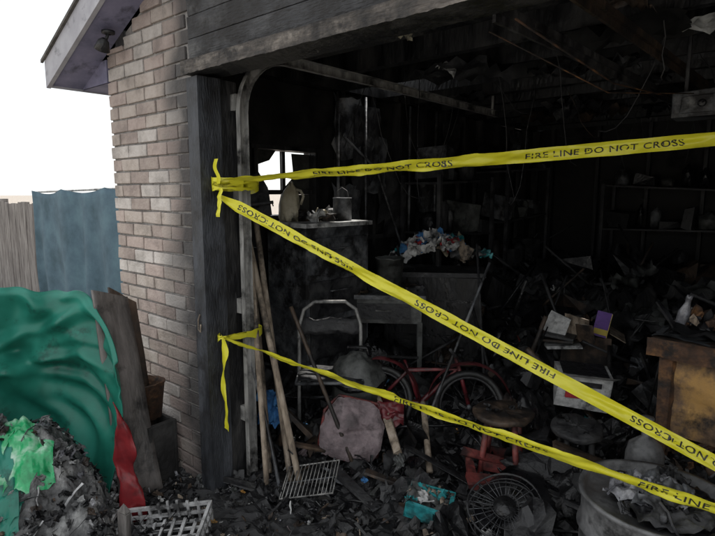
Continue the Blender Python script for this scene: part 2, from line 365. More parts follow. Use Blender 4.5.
def shard(b,x,y,z,s,mat,typ):
    rot=(U(-1.2,1.2),U(-1.2,1.2),U(0,6.28)); T=TR((x,y,z),rot)
    if typ==0:
        l=s*U(1,3.4); w_=s*U(.15,.45); h_=s*U(.06,.2)
        vs=[]
        for i in range(4):
            t=i/3-.5; ox,oy,oz=t*l,U(-1,1)*s*.12,U(-1,1)*s*.1; f=U(.5,1)
            vs+=[(ox+U(-1,1)*s*.08,oy-w_/2*f,oz-h_/2*f),(ox,oy+w_/2*f,oz-h_/2*f),(ox+U(-1,1)*s*.08,oy+w_/2*f,oz+h_/2*f),(ox,oy-w_/2*f,oz+h_/2*f)]
        fs=[(0,1,2,3),(15,14,13,12)]
        for i in range(3):
            for j in range(4): fs.append((i*4+j,(i+1)*4+j,(i+1)*4+(j+1)%4,i*4+(j+1)%4))
        b.add(vs,fs,mat,False,T)
    elif typ==1:
        k=U(0,50)
        b.sheet(lambda a,c:((a-.5)*s*1.6+s*.4*nz(c*3+k,a),(c-.5)*s*1.2+s*.4*nz(a*3+k,c,5),s*.9*nz(a*2+k,c*2)),7,7,mat,T)
    elif typ==2:
        p=[Vector((0,0,0))]; d=Vector((U(-1,1),U(-1,1),U(-.3,.3))).normalized()
        for i in range(5): d=(d+Vector((U(-.4,.4),U(-.4,.4),U(-.3,.3)))*U(0,1)).normalized(); p.append(p[-1]+d*s*.7)
        b.tube(p,s*U(.03,.08),mat,5,TR((x,y,z)))
    elif typ==3: b.box((0,0,0),(s*U(.6,1),s*U(.5,.9),s*U(.2,.5)),mat,T=T,jit=s*.2)
    else:
        k=U(0,50)
        def fn(a,c):
            t=a*6.2832; p=c*3.1416; r=s*.5*(1+1.1*nz(math.cos(t)*math.sin(p)*1.4+k,math.sin(t)*math.sin(p)*1.4,math.cos(p)*1.4))
            return (r*math.sin(p)*math.cos(t)*1.4,r*math.sin(p)*math.sin(t),r*math.cos(p)*.6)
        b.sheet(fn,12,8,mat,T,smooth=False)
n=0
while n<4500:
    q=R()
    if q<.62: x,y=U(-.8,2.5),U(-.25,2.4)
    elif q<.9: x,y=U(-.8,3.2),U(2,5.6)
    else: x,y=U(-.2,3),U(-.5,.6)
    s=U(.012,.06)*(1 if y<.4 else 1.4)
    if y<.1: s*=.7
    if R()<.13 and y>.3: s*=2.4
    z=H(x,y)+U(-.01,.015)+ (s*.3 if R()<.3 else 0)
    m=random.choice(pal) if R()>.075 else random.choice(acc)
    if m in acc and m is not mgrey: s*=.6
    n+=1
    if (x-DR[0])**2+(y-DR[1])**2<.14: continue
    shard(b,x,y,z,s,m,random.choice([0,0,0,0,1,2,3,4,4,4]))
b.done()
KEEP=((1.36,.62),(.38,.6),(1.12,1.03),(1.0,.5),(.4,.3),(.14,.98),(1.27,1.76),(.55,1.12),(.7,1.2),(.95,2.3),(1.17,2.45),(1.3,1.5),(.3,.9),(1.0,1.9),(1.93,.68),(1.8,1.12),(1.7,.6))
def free(x,y,d=.06): return not any((x-px)**2+(y-py)**2<d for px,py in KEEP)
b=B('melted_black_sheeting')
for i in range(70):
    x,y=U(-.3,2.0),U(.2,3.2)
    if not free(x,y): continue
    s=U(.12,.32)*(.6 if y<1 else 1); k=U(0,99); rz=U(0,6.28); cs,sn=math.cos(rz),math.sin(rz)
    def fn(a,c):
        u,v=(a-.5)*s*1.5+.2*s*nz(c*3+k,1),(c-.5)*s*1.1+.2*s*nz(a*3+k,2); X,Y=x+u*cs-v*sn,y+u*sn+v*cs
        return (X,Y,H(X,Y)+.03+.35*s*nz(a*2.5+k,c*2.5)+.1*s*nz(a*7,c*7+k)+.25*s*(1-4*(a-.5)**2)*(1-4*(c-.5)**2))
    b.sheet(fn,18,16,random.choice([blackg,black,black,dgrey,soot,char]))
b.done()

b=B('charred_storage_shelf')
def shelf(x0,y0,w,d,h,levels,rz):
    T=TR((x0,y0,0),(0,0,rz))
    for sx in (-1,1):
        for sy in (-1,1): b.box((sx*w/2,sy*d/2,h/2),(.035,.035,h),dgrey,T=T,jit=.004)
    for k in range(levels):
        z=.2+(h-.25)*k/(levels-1); b.box((0,0,z),(w,d,.02),dgrey,T=T,rot=(U(-.04,.04),U(-.06,.06),0))
        x=-w/2+.05
        while x<w/2-.1:
            q=U(.08,.25); hh=U(.08,.3); m=random.choice([black,dgrey,soot,blackg,mgrey,greyp,brown,dgrey])
            t=R()
            if t<.5: b.box((x+q/2,U(-.05,.05),z+.01+hh/2),(q,d*.7,hh),m,T=T,rot=(U(-.1,.1),U(-.15,.15),U(-.2,.2)),jit=.025)
            else: b.lathe([(0,0),(q*.4,0),(q*.42,hh*.8),(q*.2,hh*.9),(q*.18,hh),(0,hh)],m,12,T@TR((x+q/2,0,z+.01)),dent=.4)
            x+=q+U(.01,.06)
shelf(-.5,3.1,1.0,.4,1.75,4,math.pi/2)
shelf(-.5,4.5,1.1,.4,1.9,4,math.pi/2)
shelf(.9,5.6,1.3,.45,1.7,4,0); shelf(2.6,5.6,1.5,.45,1.9,5,0); shelf(4.3,5.6,1.4,.45,1.8,4,0)
b.done()
b=B('burnt_furniture_heap')
def heap_item(x,y,s,m):
    z=H(x,y)+U(-.02,.16)*min(1,s*4); q=R()
    if q<.45: b.box((x,y,z),(s,s*U(.3,1),s*U(.15,.7)),m,rot=(U(-.5,.5),U(-.5,.5),U(0,3)),jit=s*.12)
    elif q<.6: shard(b,x,y,z,s*.9,m,0)
    elif q<.75: shard(b,x,y,z,s*1.1,m,4)
    else:
        k=U(0,90); T=TR((x,y,z+.02),(U(-.5,.5),U(-.5,.5),U(0,6)))
        b.sheet(lambda a,c:((a-.5)*s*1.7+.3*s*nz(c*2+k,1),(c-.5)*s*1.3+.3*s*nz(a*2+k,2),.6*s*nz(a*2.5+k,c*2.5)),14,14,m,T)
for i in range(120):
    heap_item(U(-.1,3.4),U(2.7,5.2),U(.15,.42),random.choice([black,dgrey,soot,blackg,char,char,brown,soot,greyp]))
for i in range(90):
    x,y=U(-.3,1.8),U(1.5,2.7)
    if free(x,y,.03): heap_item(x,y,U(.08,.22),random.choice([black,dgrey,dgrey,blackg,char,brown,mgrey,black,char]))
for i in range(60):
    x,y=U(.2,1.7),U(.5,1.5)
    if free(x,y,.05): heap_item(x,y,U(.05,.12),random.choice([black,black,dgrey,blackg,char,brown,soot,greyp,char]))
for i in range(70):
    x,y=U(-.3,3.2),U(1.5,5); a=Vector((x,y,H(x,y))); c=a+Vector((U(-.5,.5),U(-.4,.5),U(.1,.7)))
    b.tube([a,c],U(.005,.018),random.choice([dgrey,dgrey,char,brown,black]),6)
b.done(bevel=0)

# ------------------------------------------------------------------ identifiable objects inside
b=B('metal_cabinet'); 
b.box((0,0,.68),(.42,.62,1.36),mgrey); b.box((.005,0,1.375),(.46,.66,.03),white)
for k,z in enumerate((1.16,.86,.56)): 
    b.box((.215,0,z),(.02,.56,.25),dgrey if k else mgrey); b.tube([(.23,-.1,z+.05),(.245,-.1,z+.05),(.245,.1,z+.05),(.23,.1,z+.05)],.006,mgrey,6)
b.box((.216,.0,.25),(.02,.56,.2),dgrey)
b.done((-.5,1.28,0),bevel=.006,rz=-.05)
b=B('plastic_jug')
b.lathe([(0,0),(.07,0),(.075,.03),(.07,.12),(.06,.2),(.025,.23),(.022,.25),(0,.25)],cream,20,dent=.6)
b.tube([(.03,0,.23),(.07,0,.22),(.09,0,.18),(.07,0,.12)],.01,cream,8)
b.done((-.6,1.1,1.39),rz=.8)
b=B('paint_can')
b.lathe([(0,0),(.07,0),(.07,.16),(.074,.165),(.07,.17),(.065,.16),(0,.155)],mgrey,20)
b.tube([(-.07,0,.15),(-.05,0,.22),(0,0,.245),(.05,0,.22),(.07,0,.15)],.002,steel,5)
b.done((-.42,1.45,1.39))
b=B('cabinet_clutter')
for i in range(30):
    shard(b,U(-.66,-.36),U(1.05,1.55),1.41+U(0,.03),U(.03,.09),random.choice([dgrey,white,white,cream,mgrey,brown]),random.choice([0,1,1,3,4]))
b.done()
b=B('metal_folding_chair')
w=.2
b.tube([(-w,0,0),(-w,.05,.45),(-w,.12,.72),(-w*.85,.14,.82),(-w*.5,.15,.87),(w*.5,.15,.87),(w*.85,.14,.82),(w,.12,.72),(w,.05,.45),(w,0,0)],.012,steel,10)
b.tube([(-w,.33,0),(-w,.1,.42),(-w,-.2,.44)],.011,mgrey,8); b.tube([(w,.33,0),(w,.1,.42),(w,-.2,.44)],.011,mgrey,8)
b.tube([(-w,.2,.2),(w,.2,.2)],.008,mgrey,6); b.tube([(-w,-.2,.44),(w,-.2,.44)],.011,mgrey,8)
b.sheet(lambda a,c:((a-.5)*.39,-.18+c*.3,.45+.02*nz(a*3,c*3)),8,8,dgrey)
b.sheet(lambda a,c:((a-.5)*.38,.11+.02*math.sin(a*3.14)+c*.02,.66+c*.1+.02*nz(a*5,c)),8,4,dgrey)
b.done((.02,.85,0.02),rz=.75,solid=.003)
b=B('metal_work_table')
b.box((0,0,.81),(.62,.45,.03),mgrey); b.box((0,.0,.7),(.56,.4,.18),greyp)
for sx in(-1,1):
    for sy in(-1,1): b.box((sx*.27,sy*.19,.31),(.035,.035,.62),greyp)
b.box((-.0,-.205,.7),(.4,.012,.12),dgrey); b.box((0,0,.2),(.54,.38,.02),dgrey); b.tube([(-.06,-.22,.71),(.06,-.22,.71)],.007,steel,6)
for i in range(26): shard(b,U(-.28,.28),U(-.2,.2),.84,U(.03,.08),random.choice([dgrey,black,mgrey,brown,greyp,soot]),random.choice([0,1,1,3,4]))
b.done((-.22,1.72,.02),rz=.62,bevel=.004)
b=B('paint_bucket')
b.lathe([(0,0),(.09,0),(.11,.24),(.116,.24),(.116,.25),(.1,.25),(.08,.02),(0,.02)],greyp,20,dent=.1); b.done((-.2,1.75,.85))
b=B('burnt_wooden_chest')
b.box((0,0,.45),(.8,.45,.9),char,jit=.01); b.box((0,0,.92),(.86,.5,.04),dgrey,jit=.01); b.box((0,-.23,.7),(.7,.01,.02),black); b.box((0,-.23,.4),(.7,.01,.02),black)
b.done((-.22,2.42,0),rz=.5)
b=B('clothing_pile')
cm=[white,blue,white,redc,white,teal,white,mgrey,cream,blue,white,dgrey,white,redc,blue,black,white,tan]
for i in range(44):
    x,y=random.gauss(0,.19),random.gauss(0,.1); z=.14*math.exp(-(x*x)/.05)+U(0,.06); s=U(.07,.17); k=U(0,99)
    T=TR((x,y,z),(U(-.6,.6),U(-.6,.6),U(0,6)))
    b.sheet(lambda a,c:((a-.5)*s*1.7+s*.3*nz(c*2+k,1),(c-.5)*s+s*.3*nz(a*2+k,2),s*.6*nz(a*2.2+k,c*2.2)+.01),14,12,cm[i%len(cm)],T)
b.done((-.12,2.27,1.03),rz=.6)
b=B('shop_vacuum')
b.lathe([(0,.02),(.15,.02),(.165,.06),(.17,.3),(.18,.31),(.18,.34),(.17,.36),(.15,.42),(.11,.47),(.05,.5),(0,.505)],greyp,28,dent=.16)
b.lathe([(.176,.3),(.186,.305),(.186,.33),(.176,.335)],black,28,dent=.16)
b.tube([(-.08,0,.47),(-.06,0,.54),(.06,0,.54),(.08,0,.47)],.014,black,8)
b.tube([(.16,0,.25),(.24,-.02,.26),(.3,-.08,.2),(.32,-.14,.1),(.28,-.2,.04)],.022,black,8)
for a in range(4): b.lathe([(0,0),(.025,0),(.025,.03),(0,.03)],black,8,TR((.15*math.cos(a*1.57+.7),.15*math.sin(a*1.57+.7),0)))
b.done((.14,.98,.08),rz=.5)
b=B('chair_cushion')
def cush(a,c,sgn=1):
    x=(a-.5)*2; y=(c-.5)*2; r=(abs(x)**3.6+abs(y)**3.6)**(1/3.6) or 1; m=max(abs(x),abs(y)); q=(m/r) if r>0 else 1
    w_=.18*(1-.13*ss((y+.2)/1.2))
    fold=.02*math.exp(-((y-.35*x+.1)/.12)**2)+.015*math.exp(-((y+.9*x-.5)/.1)**2)
    return (x*q*w_*(1+.08*nz(y*2,x)), sgn*((.055*(1-m**3))-fold*(1-m)*1.6)*-1+.03*nl(x*1.5,y*1.5)+.006*nz(x*4,y*4,4), y*q*.175*(1+.08*nz(x*2,3))+.175)
b.sheet(lambda a,c:cush(a,c,1),44,44,pink); b.sheet(lambda a,c:cush(a,c,-1),20,20,redd)
b.tube([(-.17,.02,.05),(-.18,.03,.25),(-.12,.03,.35),(.12,.03,.35),(.17,.03,.25),(.17,.02,.05)],.01,redm,8)
b.done((.38,.6,.08),rot=(math.radians(-22),math.radians(12),math.radians(38)))
b=B('child_bicycle')
def wheel(cx,cz,r):
    b.tube([(cx+r*math.cos(t),.02*math.sin(t*2),cz+r*math.sin(t)) for t in [6.283*i/32 for i in range(32)]],.022,rubber,8,closed=True)
    b.tube([(cx+(r-.025)*math.cos(t),.02*math.sin(t*2),cz+(r-.025)*math.sin(t)) for t in [6.283*i/32 for i in range(32)]],.009,dgrey,6,closed=True)
    for i in range(14):
        t=6.283*i/14; b.tube([(cx,0.01,cz),(cx+(r-.02)*math.cos(t),0,cz+(r-.02)*math.sin(t))],.0015,dgrey,4)
    b.tube([(cx,-.05,cz),(cx,.05,cz)],.014,mgrey,8)
wheel(-.28,.2,.2); wheel(.28,.2,.2)
b.tube([(-.28,0,.2),(-.02,0,.2),(.2,0,.42),(-.1,0,.4),(-.02,0,.2)],.02,redd,8)
b.tube([(-.28,0,.2),(-.1,0,.4),(-.13,0,.46)],.011,redd,8); b.tube([(.28,.0,.2),(.22,0,.4),(.19,0,.5)],.013,redd,8)
b.tube([(.16,-.2,.54),(.19,-.08,.5),(.19,.08,.5),(.16,.2,.54)],.01,dgrey,8)
b.sheet(lambda a,c:(-.24+a*.2,(c-.5)*(.12-.08*a),.47+.015*math.sin(c*3.14)),8,6,black)
for cx in(-.28,.28): b.sheet(lambda a,c,cx=cx:(cx+.255*math.cos(-.1+a*3.2),(c-.5)*.16,.2+.255*math.sin(-.1+a*3.2)+.02*math.sin(c*3.14)),20,6,redd)
b.lathe([(0,-.01),(.05,-.01),(.05,.01),(0,.01)],mgrey,14,TR((-.02,.03,.2),(math.pi/2,0,0)))
b.done((.55,1.12,.1),rot=(math.radians(-16),0,math.radians(30)),solid=0)
def stool(name,loc,rz,r,h,topm,legm,tilt=0):
    b=B(name)
    b.lathe([(0,h-.03),(r*.97,h-.03),(r,h-.022),(r,h-.008),(r*.96,h),(r*.5,h+.003),(0,h+.002)],topm,32,dent=.1)
    for k in range(4):
        a=k*1.571+.785; b.tube([(r*.62*math.cos(a),r*.62*math.sin(a),h-.03),(r*.95*math.cos(a),r*.95*math.sin(a),0)],.016,legm,8)
    for k in range(4):
        a=k*1.571+.785; q=r*.84
        b.box((q*.707*math.cos(a+.785)*1.0,q*.707*math.sin(a+.785),h*.38),(.012,r*1.15,.05),legm,rot=(0,0,a+.785))
    for i in range(8): shard(b,U(-r,r)*.6,U(-r,r)*.6,h+.008,U(.015,.03),random.choice([black,dgrey,dgrey]),random.choice([0,1,4]))
    return b.done(loc,rot=(tilt,0,rz))
stool('round_stool',(1.12,1.03,.0),.3,.155,.45,brown,redm)
stool('round_stool.001',(1.42,1.25,.02),.6,.13,.38,dgrey,dgrey,.12)
b=B('broken_wooden_pallet')
b.box((0,-.09,.02),(.3,.05,.018),redm,jit=.01,rot=(0,0,.1)); b.box((0,.06,.02),(.3,.05,.018),redm,jit=.01,rot=(0,.05,-.12))
b.box((-.11,0,0),(.04,.26,.03),redm,jit=.006); b.box((.11,0,0),(.04,.26,.03),brown,jit=.006)
b.done((1.13,.9,.17),rot=(math.radians(15),.12,.7))
b=B('printed_carton')
b.box((0,0,.1),(.3,.2,.2),white,jit=.012); b.box((-.06,-.106,.11),(.09,.006,.09),redc); b.box((.07,-.106,.08),(.1,.006,.04),teal); b.box((.02,-.106,.16),(.14,.006,.03),dgrey)
b.add([(-.15,-.1,.2),(.15,-.1,.2),(.16,-.19,.26),(-.14,-.2,.25)],[(0,1,2,3)],white); b.box((0,0,.212),(.26,.17,.004),black)
b.done((1.27,1.76,.33),rot=(math.radians(8),.06,.5))
b=B('book_stack')
for k,(m,w) in enumerate([(white,.24),(brown,.22),(dgrey,.2)]): b.box((U(-.02,.02),0,k*.036),(w,.17,.02),m,rot=(U(-.1,.1),U(-.1,.1),U(-.3,.3)),jit=.006)
b.box((-.03,.02,.15),(.02,.16,.15),white,rot=(.3,.2,1.3),jit=.012); b.box((.1,.03,.13),(.02,.16,.18),tan,rot=(.1,-.25,1.1),jit=.012);b.box((.15,-.04,.11),(.012,.12,.14),brown,rot=(-.1,-.3,1.2),jit=.012)
b.done((.95,2.3,.5),rz=.3)
b=B('picture_book'); b.box((0,0,.09),(.1,.02,.18),purple); b.box((0,-.012,.035),(.09,.004,.04),yel); b.box((.047,0,.09),(.004,.024,.175),yel); b.done((1.17,2.42,.58),rot=(-.15,.2,.35))
b=B('cardboard_box')
b.box((0,0,.13),(.34,.26,.26),brown,jit=.015); b.box((.2,0,.27),(.12,.25,.006),tan,rot=(0,.5,0)); b.box((-.2,0,.25),(.12,.25,.006),brown,rot=(0,-.8,0)); b.box((0,0,.265),(.3,.22,.004),black); b.done((1.05,2.55,.3),rz=.3)
b=B('burnt_workbench')
b.sheet(lambda a,c:(-.05+a*1.2,c*.62,.885+.02*nz(a*6,c*4)),40,24,mgrey,smooth=False)
b.sheet(lambda a,c:(-.06+a*1.22,-.022+.012*nz(a*9,c*3),.79+c*.09-.02*abs(nz(a*8,2))*(1-c)),60,6,rust)
b.box((.55,.3,.85),(1.2,.62,.04),brown,jit=.014)
b.box((.03,.03,.42),(.05,.05,.84),rust,jit=.012)
for x,y in((1.07,.03),(.03,.56),(1.07,.56)): b.box((x,y,.42),(.06,.06,.84),brown,jit=.008)
b.sheet(lambda a,c:(.06+a*.98,.04+.02*nz(a*4,c*3),.38+c*.4+.0*a),40,20,rusto,skip=lambda v:v[2]<.44+.1*nz(v[0]*5,3) and v[0]>.3)
b.sheet(lambda a,c:(.012+.015*nz(a*4,c*3,3),.06+a*.46,.3+c*.5),24,24,rust,skip=lambda v:nz(v[1]*4,v[2]*4,7)>.42)
b.box((.7,.06,.24),(.7,.02,.22),dgrey,rot=(-.1,-.05,.05),jit=.02); b.box((.55,.3,.2),(1.06,.5,.02),dgrey)
b.sheet(lambda a,c:(.0+a*.5,c*.4,.9+.06*abs(nz(a*4,c*4))),14,12,soot)
for i in range(90): shard(b,U(0,1),U(.05,.5),.92+U(0,.06),U(.03,.1),random.choice([dgrey,black,mgrey,brown,soot,blackg,rust,tan]),random.choice([0,1,2,3,4,4]))
for i in range(60): shard(b,U(0,1),U(.0,.5),.24+U(0,.1),U(.04,.12),random.choice([dgrey,black,mgrey,brown,soot,blackg,rust]),random.choice([0,1,2,3,4]))
b.done((1.76,1.42,0),rz=-.05,bevel=0)
b=B('glass_bottle')
b.lathe([(0,0),(.026,0),(.028,.02),(.028,.09),(.014,.13),(.012,.16),(.015,.163),(.015,.175),(0,.175)],foil,16,dent=.3); b.done((1.8,1.62,.9),rot=(.1,.2,0))
b=B('gas_cylinder')
b.lathe([(0,0),(.075,0),(.082,.02),(.082,.32),(.07,.37),(.035,.4),(.02,.41),(.02,.44),(0,.44)],drumg,24,dent=.02)
b.tube([(0,0,.43),(0,0,.49)],.012,rust,8); b.tube([(-.035,0,.48),(.04,0,.48)],.009,rust,8); b.lathe([(0,0),(.03,0),(.03,.012),(0,.012)],mgrey,10,TR((0,0,.49)))
b.tube([(.06*math.cos(t),.06*math.sin(t),.455) for t in [6.283*i/16 for i in range(12)]],.006,dgrey,6)
b.done((1.79,1.1,.08))
b=B('metal_drum')
b.lathe([(0,0),(.27,0),(.28,.02),(.27,.04),(.27,.13),(.282,.14),(.27,.15),(.27,.29),(.282,.3),(.27,.31),(.27,.42),(.282,.43),(.282,.445),(.262,.44),(.255,.4),(0,.395)],drumg,56,dent=.03,seed=4)
b.done((DR[0],DR[1],0.0))
b=B('melted_plastic_film')
for i in range(4):
    k=U(0,99); rr=.2-.03*i; ox,oy=U(-.05,.05),U(-.05,.05)
    def fn(p,q):
        t=p*6.2832; r=q*rr*(1+.3*nl(math.cos(t)*1.5+k,math.sin(t)*1.5)); X,Y=ox+r*math.cos(t),oy+r*math.sin(t)
        return (X,Y,.01+.02*i+.035*nz(X*14+k,Y*14)+.02*nz(X*40,Y*40,k)+.03*(1-q))
    b.sheet(fn,60,22,[blackg,dgrey,foil,mgrey][i])
for i in range(36):
    a=U(0,6.28); r=U(0,.22); shard(b,r*math.cos(a),r*math.sin(a),.03+U(0,.03),U(.02,.07),random.choice([foil,dgrey,dgrey,black,mgrey,soot]),random.choice([0,1,3,4,4]))
b.done((DR[0],DR[1],.4))
b=B('electric_fan')
b.lathe([(0,0),(.05,0),(.055,.03),(.05,.1),(0,.11)],black,20)
for zz in (.02,.09):
    for rr in (.06,.1,.14,.165): b.tube([(rr*math.cos(t),rr*math.sin(t),zz+.014*math.sin(t*2)) for t in [6.283*i/32 for i in range(32)]],.002 if rr<.16 else .005,dgrey,5,closed=True)
    for i in range(28):
        t=6.283*i/28+U(-.04,.04); b.tube([(.04*math.cos(t),.04*math.sin(t),zz),(.165*math.cos(t),.165*math.sin(t),zz+.014*math.sin(t*2))],.0014,mgrey,4)
for k in range(4):
    b.sheet(lambda a,c,k=k:((.04+a*.1)*math.cos(k*1.571+c*.9),(.04+a*.1)*math.sin(k*1.571+c*.9),.04+c*.03),6,6,blackg)
b.tube([(0,-.16,.05),(0,-.24,.05),(0,-.3,.0)],.015,black,8)
b.done((1.34,.62,.13),rot=(math.radians(30),0,math.radians(25)))
b=B('teal_plastic_bin')
b.box((0,0,.005),(.2,.13,.01),teal)
for sx,sy,dx,dy in((0,-.065,.2,.008),(0,.065,.2,.008),(-.1,0,.008,.14),(.1,0,.008,.14)): b.box((sx,sy,.055),(dx,dy,.1),teal,jit=.01)
b.sheet(lambda a,c:((a-.5)*.22,(c-.5)*.15,.08+.08*nz(a*3,c*3)),10,8,greyp)
for i in range(10): shard(b,U(-.1,.1),U(-.07,.07),.1,U(.02,.05),random.choice([teal,white,brown,tan,black]),random.choice([0,1,3]))
b.done((1.0,.5,.07),rot=(.25,.2,.4))
b=B('melted_trash_bag')
b.sheet(lambda a,c:((.14*(1+.35*nz(math.cos(a*6.28)*1.2,math.sin(a*6.28)*1.2,c*3))*math.sin(c*3.14))*math.cos(a*6.283)*1.3,(.14*(1+.35*nz(math.cos(a*6.28)*1.2,math.sin(a*6.28)*1.2,c*3))*math.sin(c*3.14))*math.sin(a*6.283),.08*math.cos(c*3.14)+.05),32,20,blackg)
b.done((1.32,.88,.08),rz=.3)
b=B('oven_grill_grate')
b.tube([(-.15,-.1,0),(.15,-.1,0),(.15,.1,0),(-.15,.1,0)],.005,steel,6,closed=True)
for i in range(13): b.tube([(-.135+i*.0225,-.1,.004),(-.135+i*.0225,.1,.004)],.0028,steel,5)
b.tube([(-.15,0,-.004),(.15,0,-.004)],.004,mgrey,5)
b.done((.42,.28,.12),rot=(math.radians(24),math.radians(-16),math.radians(25)))
def pole(name,a,c,r,m,head=None,bend=0):
    b=B(name); a=Vector(a);c=Vector(c); mid=[a.lerp(c,t)+Vector((0,bend*math.sin(t*3.14),0)) for t in [i/8 for i in range(9)]]
    b.tube(mid,r,m,10)
    d=(c-a).normalized(); s=d.orthogonal().normalized()
    if head=='rake':
        b.tube([c-s*.18,c+s*.18],.01,dgrey,8)
        for i in range(9): p=c+s*(-.17+i*.0425); b.tube([p,p+d.cross(s)*.07],.004,dgrey,5)
    if head=='shovel':
        n=d.cross(s)
        T=Matrix(((s.x,d.x,n.x,c.x),(s.y,d.y,n.y,c.y),(s.z,d.z,n.z,c.z),(0,0,0,1)))
        b.sheet(lambda p,q:((p-.5)*.2*(1-.5*max(0,q-.6)*2.2),q*.28,.03*math.sin(p*3.14)),8,8,dgrey,T)
    if head=='hoe': b.tube([c,c+d*.03,c+d*.05+d.cross(s)*.06],.007,dgrey,6); b.box(c+d*.05+d.cross(s)*.08,(.13,.015,.09),dgrey)
    return b.done()
pole('rake',(.2,.2,.02),(-.3,.45,1.52),.015,tan,'rake')
pole('shovel',(.25,.3,.02),(-.25,.5,1.45),.017,tan,'shovel')
pole('garden_hoe',(.1,.28,.02),(-.2,.42,1.2),.013,tan,'hoe',.01)
pole('wooden_pole',(.33,.3,.02),(-.12,.34,1.35),.018,tan)
pole('wooden_pole.001',(.45,.62,.02),(.05,.5,.95),.012,brown)
pole('wooden_pole.002',(.22,.16,.02),(-.02,.28,1.25),.015,tan)
pole('metal_pipe',(.28,.2,.02),(-.1,.22,1.0),.01,mgrey,None,.02)
pole('metal_pipe.001',(.62,.95,.1),(.72,1.6,1.15),.009,mgrey)
pole('metal_pipe.002',(.9,1.3,.1),(.3,2.2,1.2),.009,dgrey)
pole('wooden_plank_stick',(.65,.75,.15),(.15,1.1,.4),.016,tan)
pole('wooden_plank_stick.001',(.85,.75,.12),(.6,1.05,.35),.018,tan)
b=B('scrap_wood_boards')
for (x,y,z,l,rz,ry,m) in [(.75,.55,.12,.3,.4,.2,brown),(.6,.42,.08,.4,-.3,.05,dgrey),(1.15,.45,.1,.25,.9,-.2,tan),(.9,.75,.18,.4,.2,.3,char),(.25,.5,.15,.3,1.2,.4,brown),(1.6,.9,.15,.4,.1,.1,dgrey),(.55,.8,.25,.3,-.6,.5,tan),(.1,.1,.05,.35,.4,.1,char),(-.0,.5,.3,.4,.7,.8,brown),(1.55,1.1,.3,.35,.3,.3,brown)]:
    b.box((x,y,z),(l,.045,.02),m,rot=(U(-.3,.3),ry,rz),jit=.01)
b.done()
b=B('blue_rag'); b.sheet(lambda a,c:((a-.5)*.14,.08*nz(a*3,c*3),c*.22+.05*nz(c*4,a*3)),14,14,blue); b.done((-.02,.38,.25),rz=.6)
b=B('red_rag'); b.sheet(lambda a,c:((a-.5)*.2,.05*nz(a*3,c*3,4)+c*.05,c*.12+.03*nz(c*4,a*3)),12,12,redd); b.done((.5,.82,.26),rz=.6)

# ------------------------------------------------------------------ left exterior objects
yaw=math.radians(72)
b=B('melted_green_plastic_tub')
folds=[(.35,-.9,1.0,.045),(.55,.8,.15,.05),(.2,1.5,.3,.03),(.75,-1.6,1.9,.05),(.62,-.3,.72,.03),(.5,2.6,-.9,.04),(.4,-2.2,1.7,.035),(.85,.35,.4,.03),(.1,1.1,.1,.03),(.3,3.2,-1.0,.03)]
def tub(a,c):
    a=a*.9
    th=math.pi*(1.12-1.2*a)
    f=c**.8
    x=.45*math.cos(th)*(.8+.2*f)-.12; y=.38*math.sin(th)
    hgt=1.02+.1*math.sin(min(1,a*1.25)*2.3)-.6*max(0,(a-.7)/.2)**1.8*.5
    z=f*hgt
    bulge=.05*math.sin(f*3.1)
    n_=.075*nl(a*3.2,c*1.5,2)+.02*nl(a*9,c*4,5)
    fade=1-.75*ss((a-.74)/.12)
    for (am,m,c0,w) in folds:
        d=(c-(c0+m*(a+.05*nl(c*5,am))))/math.sqrt(1+m*m)
        n_-=fade*(.03*math.exp(-(d/w)**2)-.022*math.exp(-((d-w*1.6)/w)**2))
    x+= (n_+bulge)*math.cos(th); y+=(n_+bulge)*math.sin(th)
    lip=.03*ss((c-.96)/.04)
    return (x+lip*math.cos(th)*1,y+lip*math.sin(th),z+(.05*nl(a*5,1)+.02*nl(a*17,3))*c)
b.sheet(tub,170,90,greent)
b.done((-.27,-.74,.0),rz=yaw,solid=.006)
b=B('ash_heap')
def mz(x,y): return .42*math.exp(-((x+.25)**2/.2+(y-.12)**2/.07))+.2*math.exp(-((x-.05)**2/.06+(y+.05)**2/.12))
def mound(a,c):
    x=-.7+a*1.06; y=-.65+c*.95
    z=mz(x,y)+.07*nz(x*6,y*6)+.03*nz(x*18,y*18)
    z*=ss(a*8)*ss((1-a)*8)*ss(c*5)*ss((1-c)*8)*1.1
    return (x,y,max(z,.0))
b.sheet(mound,110,100,ash,smooth=False)
for i in range(950):
    a,c=U(.04,.96),U(.04,.96); p=mound(a,c)
    shard(b,p[0],p[1],p[2]+.008,U(.01,.04),random.choice([ash,ash,foil,mgrey,dgrey,dgrey,dgrey,black,black,soot,brown,whitec]),random.choice([0,1,1,2,4,4,4]))
b.done((-.27,-.74,.0),rz=yaw)
b=B('melted_green_sheet')
for (x0,y0,s,q) in ((-.3,.02,.2,0),(-.16,.04,.2,1),(-.26,-.08,.17,2),(-.08,-.04,.14,3),(-.4,.0,.16,4),(-.2,-.18,.12,5)):
    def fn(p,c):
        u=(p-.5)*s*1.9; v=(c-.5)*s*1.4; r=1+.35*nl(math.atan2(v,u)*1.3,q)
        X,Y=x0+u*r,y0+v*r
        return (X,Y,mz(X,Y)+.045+.06*nl(X*9+q,Y*9)+.025*nl(X*26,Y*26,q)+.008*nl(X*70,Y*70,q))
    b.sheet(fn,60,44,greenb if q%3!=2 else greent)
b.done((-.27,-.74,.0),rz=yaw)
def quadboard(name,TL,TR_,BR,BL,th,mat):
    b=B(name); q=[Vector(v) for v in (TL,TR_,BR,BL)]; n=(q[1]-q[0]).cross(q[3]-q[0]).normalized()*th
    def fn(a,c):
        p=q[0].lerp(q[1],a).lerp(q[3].lerp(q[2],a),c); return p+n*.8*nz(a*1.5,c*2,th*100)
    b.sheet(fn,8,20,mat); return b.done(solid=th)
